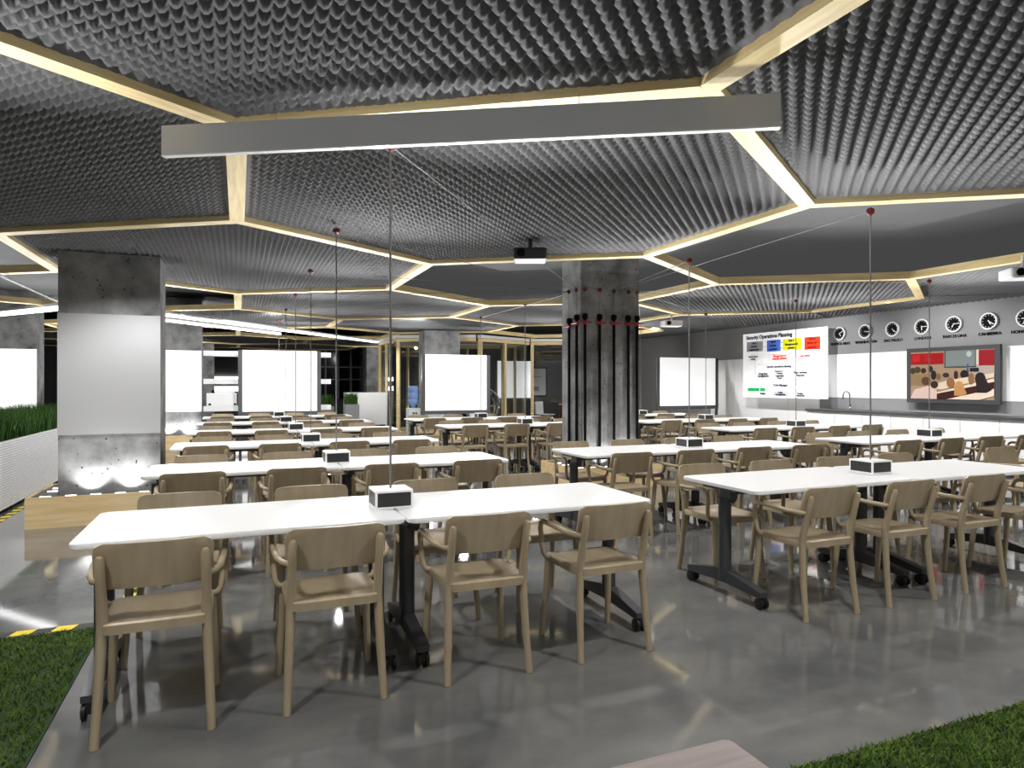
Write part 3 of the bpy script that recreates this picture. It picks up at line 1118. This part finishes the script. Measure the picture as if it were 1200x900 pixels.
CITY = ['BUENOS AIRES', 'WASHINGTON', 'SAO PAULO', 'LONDON', 'BARCELONA', 'CANBERRA', 'HONG KONG']
TIMES = [(150, 60), (100, 95), (140, 130), (180, 90), (210, 85), (150, 125), (270, 200)]
face_xf = Matrix.Rotation(-PI / 2, 4, 'Y')
for k, y in enumerate((9.85, 9.262, 8.685, 8.114, 7.548, 6.983, 6.44)):
    e = empty('wall_clock', (WX, y, 2.403))
    tag(e, 'black-faced round wall clock above %s lettering' % CITY[k].title(), 'clock', 'world clocks')
    MB().lathe([(0.135, 0.0), (0.142, 0.03), (0.135, 0.045), (0.115, 0.045), (0.112, 0.02)], 28, xf=face_xf).build('rim', 'clock_white', e, True)
    MB().lathe([(0.113, 0.02), (0.113, 0.026)], 28, xf=face_xf).build('dial', 'matte_black', e, True)
    mk = MB()
    for q in range(12):
        a = q * PI / 6
        # viewer looks along +X: right is -Y
        mk.box(-0.029, -0.026, -0.004, 0.004, 0.088, 0.104, xf=Matrix.Rotation(a, 4, 'X'))
    mk.build('markers', 'clock_white', e)
    for (a, ln, wd, nm) in ((TIMES[k][0], 0.06, 0.008, 'hour_hand'), (TIMES[k][1], 0.092, 0.006, 'minute_hand')):
        MB().box(-0.034, -0.030, -wd, wd, -0.015, ln, xf=Matrix.Rotation(math.radians(a), 4, 'X')).build(nm, 'clock_white', e)
    me = text_mesh(CITY[k], 0.07, depth=0.004, bold=0.0015)
    me.materials.append(MATS['matte_black'])
    t = link('lettering', me, wr)
    t.matrix_local = Matrix.Translation((WX - 0.006, y, 2.20)) @ Matrix(((0, 0, -1, 0), (-1, 0, 0, 0), (0, 1, 0, 0), (0, 0, 0, 1)))


class Flat:
    """flat artwork on a plane that faces -X; u runs right for the viewer (towards -Y), v runs down from the top edge"""

    def __init__(self, x, ytop_left, ztop, W, H):
        self.x, self.y, self.z, self.W, self.H, self.n = x, ytop_left, ztop, W, H, 0
        self.mb = MB()

    def P(self, u, v):
        return (self.x - 0.0004 * self.n, self.y - u * self.W, self.z - v * self.H)

    def poly(self, pts, m_):
        self.n += 1
        self.mb.poly([self.P(u, v) for (u, v) in pts], m_)

    def rect(self, u0, v0, u1, v1, m_):
        self.poly([(u0, v0), (u0, v1), (u1, v1), (u1, v0)], m_)

    def disc(self, u, v, ru, rv, m_, n=12):
        self.poly([(u + ru * math.cos(-2 * PI * k / n), v - rv * math.sin(-2 * PI * k / n)) for k in range(n)][::-1], m_)

    def frame(self, u0, v0, u1, v1, t, m_):
        a = t * self.H / self.W
        self.rect(u0, v0, u1, v0 + t, m_)
        self.rect(u0, v1 - t, u1, v1, m_)
        self.rect(u0, v0, u0 + a, v1, m_)
        self.rect(u1 - a, v0, u1, v1, m_)


# television with a lecture-hall picture
e = empty('television', (WX, 7.53, 0))
tag(e, 'large dark framed television on the right wall showing a lecture hall', 'television')
MB().box(-0.14, -0.08, -0.785, 0.785, 1.07, 2.02).build('casing', 'tv_grey', e)
MB().box(-0.08, 0.0, -0.3, 0.3, 1.3, 1.8).build('wall_mount', 'matte_black', e)
F = Flat(-0.141, 0.705, 1.95, 1.41, 0.81)
E_ = 0.05
fm = lambda r, g, b: flatmat(int(r * 0.84), int(g * 0.82), int(b * 0.82), E_)
F.rect(0, 0, 1, 1, fm(176, 150, 120))
F.rect(0, 0.28, 1, 0.62, fm(168, 146, 118))
F.rect(0.72, 0.28, 1, 0.56, fm(186, 172, 164))
F.rect(0, 0.03, 0.42, 0.27, fm(168, 8, 14))
F.rect(0.02, 0.06, 0.12, 0.20, fm(210, 26, 24))
F.rect(0.18, 0.06, 0.27, 0.19, fm(196, 18, 20))
F.rect(0.83, 0.01, 1, 0.32, fm(160, 6, 18))
F.rect(0.80, 0.0, 0.83, 0.30, fm(226, 214, 206))
F.rect(0.43, 0.0, 0.80, 0.35, fm(58, 60, 60))
F.rect(0.445, 0.0, 0.79, 0.325, fm(128, 142, 140))
F.disc(0.72, 0.08, 0.03, 0.06, fm(190, 204, 204))
F.rect(0.0, 0.47, 0.27, 0.72, fm(150, 124, 84))
F.rect(0.73, 0.36, 0.83, 0.44, fm(22, 22, 30))
F.rect(0.695, 0.28, 0.72, 0.44, fm(70, 92, 132))
for (u, v, a, b_, c_) in ((0.03, .40, .04, .07, (60, 60, 34)), (0.09, .38, .045, .07, (72, 66, 36)), (0.17, .40, .035, .06, (60, 30, 34)), (0.26, .37, .03, .07, (40, 30, 24)), (0.30, .5, .035, .1, (36, 28, 24)),
                          (0.45, .5, .04, .05, (50, 40, 34)), (0.57, .5, .025, .09, (60, 30, 24)), (0.67, .49, .05, .09, (24, 20, 20)), (0.36, .53, .03, .07, (130, 104, 64))):
    F.disc(u, v, a, b_, fm(*c_))
F.poly([(0.15, 0.76), (0.50, 0.60), (1.0, 0.47), (1.0, 0.55), (0.40, 0.80)], fm(232, 214, 190))
F.poly([(0.30, 0.88), (0.80, 0.66), (1.0, 0.58), (1.0, 0.70), (0.45, 0.92)], fm(240, 224, 204))
F.poly([(0.30, 0.90), (0.62, 0.79), (0.80, 0.72), (1.0, 0.64), (1.0, 0.80), (0.55, 1.0), (0.3, 1.0)], fm(60, 22, 18))
F.poly([(0.46, 1.0), (1.0, 0.78), (1.0, 0.92), (0.84, 1.0)], fm(244, 226, 206))
F.disc(0.20, 0.62, 0.055, 0.09, fm(92, 62, 40))
F.disc(0.31, 0.70, 0.05, 0.08, fm(48, 38, 26))
F.poly([(0.0, 1.0), (0.02, 0.92), (0.06, 0.80), (0.20, 0.74), (0.34, 0.80), (0.34, 1.0)], fm(226, 200, 188))
F.disc(0.51, 0.66, 0.05, 0.11, fm(150, 104, 60))
F.disc(0.61, 0.75, 0.055, 0.13, fm(206, 152, 90))
F.poly([(0.55, 0.92), (0.56, 0.72), (0.66, 0.72), (0.70, 0.88), (0.64, 0.93)], fm(200, 146, 86))
F.disc(0.75, 0.58, 0.035, 0.12, fm(146, 106, 68))
F.disc(0.85, 0.58, 0.06, 0.13, fm(32, 22, 20))
F.poly([(0.81, 0.86), (0.80, 0.55), (0.90, 0.55), (0.98, 0.80), (0.92, 0.86)], fm(38, 24, 22))
F.mb.build('screen', None, e)

# flow-chart board
BX, BYL, BZT, BW, BH = 10.88, 12.33, 2.545, 2.40, 1.45
e = empty('presentation_board', (BX, BYL - BW / 2, 0))
tag(e, 'white board with coloured security flow chart on the right wall', 'board')
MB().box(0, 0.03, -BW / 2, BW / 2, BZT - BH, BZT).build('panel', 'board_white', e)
MB().box(0.03, WX - BX - 0.013, -0.4, -0.34, 1.5, 1.95).box(0.03, WX - BX - 0.013, 0.34, 0.4, 1.5, 1.95).build('wall_bracket', 'frame_grey', e)
F = Flat(-0.001, BW / 2, BZT, BW, BH)
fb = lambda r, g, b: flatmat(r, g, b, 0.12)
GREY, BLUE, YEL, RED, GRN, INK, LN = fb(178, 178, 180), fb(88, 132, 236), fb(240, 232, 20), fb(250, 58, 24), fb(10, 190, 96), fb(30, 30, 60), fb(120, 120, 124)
F.rect(0.05, 0.125, 0.265, 0.285, GREY)
F.rect(0.315, 0.125, 0.485, 0.30, BLUE)
F.rect(0.51, 0.125, 0.725, 0.295, YEL)
F.rect(0.76, 0.125, 0.93, 0.305, RED)
F.rect(0.265, 0.215, 0.315, 0.222, LN)
F.rect(0.485, 0.17, 0.51, 0.18, BLUE)
F.rect(0.485, 0.25, 0.51, 0.26, BLUE)
F.frame(0.345, 0.345, 0.62, 0.43, 0.006, RED)
F.frame(0.69, 0.345, 0.86, 0.43, 0.006, RED)
F.rect(0.62, 0.385, 0.69, 0.39, RED)
F.frame(0.09, 0.34, 0.20, 0.42, 0.004, LN)
for (u0, v0, u1, v1) in ((0.155, 0.285, 0.157, 0.34), (0.165, 0.42, 0.168, 0.64), (0.165, 0.64, 0.19, 0.644), (0.48, 0.43, 0.482, 0.49), (0.20, 0.49, 0.72, 0.493), (0.36, 0.64, 0.40, 0.644), (0.56, 0.635, 0.62, 0.639),
                         (0.26, 0.69, 0.262, 0.90), (0.26, 0.80, 0.72, 0.804), (0.72, 0.68, 0.722, 0.93), (0.48, 0.74, 0.482, 0.93), (0.18, 0.75, 0.60, 0.753)):
    F.rect(u0, v0, u1, v1, LN)
F.rect(0.07, 0.855, 0.225, 0.905, GRN)
F.poly([(0.235, 0.855), (0.235, 0.905), (0.29, 0.905), (0.305, 0.88), (0.29, 0.855)], GRN)
F.rect(0.22, 0.925, 0.32, 0.955, fb(216, 216, 218))
F.rect(0.40, 0.90, 0.58, 0.965, fb(206, 206, 208))
F.mb.build('chart', None, e)
TXT = [('Security Operations Planning', .34, .065, .105, INK), ('Task A', .157, .155, .05, INK), ('Security', .157, .205, .05, INK), ('requirements', .157, .255, .05, INK),
       ('Task B', .40, .155, .05, INK), ('Security', .40, .21, .05, INK), ('operations', .40, .265, .05, INK), ('Task C', .617, .155, .05, INK), ('Management of', .617, .21, .05, INK),
       ('systems', .617, .26, .05, INK), ('Task D', .845, .155, .05, fb(140, 10, 10)), ('Review of', .845, .21, .05, fb(140, 10, 10)), ('measures', .845, .27, .05, fb(140, 10, 10)),
       ('Management of', .48, .372, .055, RED), ('security systems', .48, .407, .055, RED), ('Key review', .775, .388, .05, RED), ('Requirements', .145, .365, .045, INK), ('analysis', .145, .40, .045, INK),
       ('Security operations planning', .47, .53, .055, INK), ('Integrated', .275, .635, .06, INK), ('management', .275, .67, .06, INK), ('Measures to', .47, .60, .042, INK), ('Technical', .48, .635, .042, INK),
       ('Organisation', .48, .67, .046, INK), ('Human', .48, .705, .042, INK), ('Major incident', .72, .625, .055, INK), ('response', .72, .665, .055, INK), ('Crisis Manager', .49, .81, .06, INK),
       ('Details', .27, .94, .045, INK), ('Crisis', .49, .92, .05, INK), ('management', .49, .95, .05, INK), ('Human', .72, .93, .05, INK), ('resources', .72, .96, .05, INK)]
for (s_, u, v, size, m_) in TXT:
    me = text_mesh(s_, size * 1.12, depth=0.0, bold=0.0035 if size < 0.1 else 0.006)
    me.materials.append(m_)
    t = link('lettering', me, e)
    t.matrix_local = Matrix.Translation((-0.022, BW / 2 - u * BW, BZT - v * BH)) @ Matrix(((0, 0, -1, 0), (-1, 0, 0, 0), (0, 1, 0, 0), (0, 0, 0, 1)))

# ------------------------------------------------------------------ planter, lawns, floor tape
e = empty('long_planter', (-2.33, 9.6, 0))
tag(e, 'long white perforated planter full of tall grass at left edge', 'planter')
MB().box(-0.03, 0, -3.6, 3.2, 0.05, 0.775).build('front_panel', 'planter_white', e)
MB().box(-0.85, -0.03, -3.6, -3.57, 0.05, 0.775).box(-0.85, -0.03, 3.17, 3.2, 0.05, 0.775).build('end_panel', 'planter_white', e)
MB().box(-0.88, -0.85, -3.6, 3.2, 0.05, 0.775).build('rear_panel', 'planter_white', e)
MB().box(-0.85, -0.03, -3.57, 3.17, 0.60, 0.70).build('soil', 'soil', e)
for k in range(8):
    MB().box(-0.10, -0.012, -3.5 + k * 0.92, -3.36 + k * 0.92, 0, 0.05).build('foot', 'matte_black', e)
grass('grass', (9000, -0.82, -0.05, -3.55, 3.15, 0.70, 0.24, 0.44, 0.013, 0.22, 5), 'planter_grass', e)

e = MB().box(-3.6, -0.715, 0.6, 4.42, 0.0, 0.006).build('lawn', 'soil')
tag(e, 'short green lawn patch on the floor at lower left', 'lawn')
grass('turf', (30000, -2.2, -0.725, 1.9, 4.41, 0.006, 0.008, 0.024, 0.006, 0.9, 11), 'grass_blade', e)
e = MB().box(1.2, 5.2, 0.3, 1.84, 0.0, 0.006).build('lawn', 'soil')
tag(e, 'short green lawn patch on the floor at lower right', 'lawn')
grass('turf', (36000, 1.5, 3.9, 0.9, 1.84, 0.006, 0.008, 0.024, 0.006, 0.9, 12), 'grass_blade', e)


def tape(x0, x1, y0, y1, axis, pitch, label):
    e = empty('hazard_tape', ((x0 + x1) / 2, (y0 + y1) / 2, 0))
    tag(e, label, 'floor tape', 'hazard tapes')
    W2, L2 = (x1 - x0) / 2, (y1 - y0) / 2
    MB().box(-W2, W2, -L2, L2, 0, 0.0015).build('backing', 'tape_black', e)
    n = int((x1 - x0 if axis == 'x' else y1 - y0) / pitch)
    for k in range(n):
        if axis == 'x':
            a = -W2 + (k + 0.1) * pitch
            pts = [(a, -L2), (a + pitch * 0.5, -L2), (a + pitch * 0.62, L2), (a + pitch * 0.12, L2)]
        else:
            a = -L2 + (k + 0.1) * pitch
            pts = [(-W2, a), (W2, a + pitch * 0.15), (W2, a + pitch * 0.6), (-W2, a + pitch * 0.45)]
        MB().prism(pts, 0.0015, 0.0025).build('stripe', 'tape_yellow', e)


tape(-2.6, -0.70, 4.45, 4.53, 'x', 0.20, 'black and yellow tape along the far edge of left lawn')
tape(-0.70, -0.63, 4.53, 6.6, 'y', 0.20, 'black and yellow tape running under the front left table')
tape(-2.30, -2.22, 6.2, 12.6, 'y', 0.20, 'black and yellow tape along the foot of the planter')
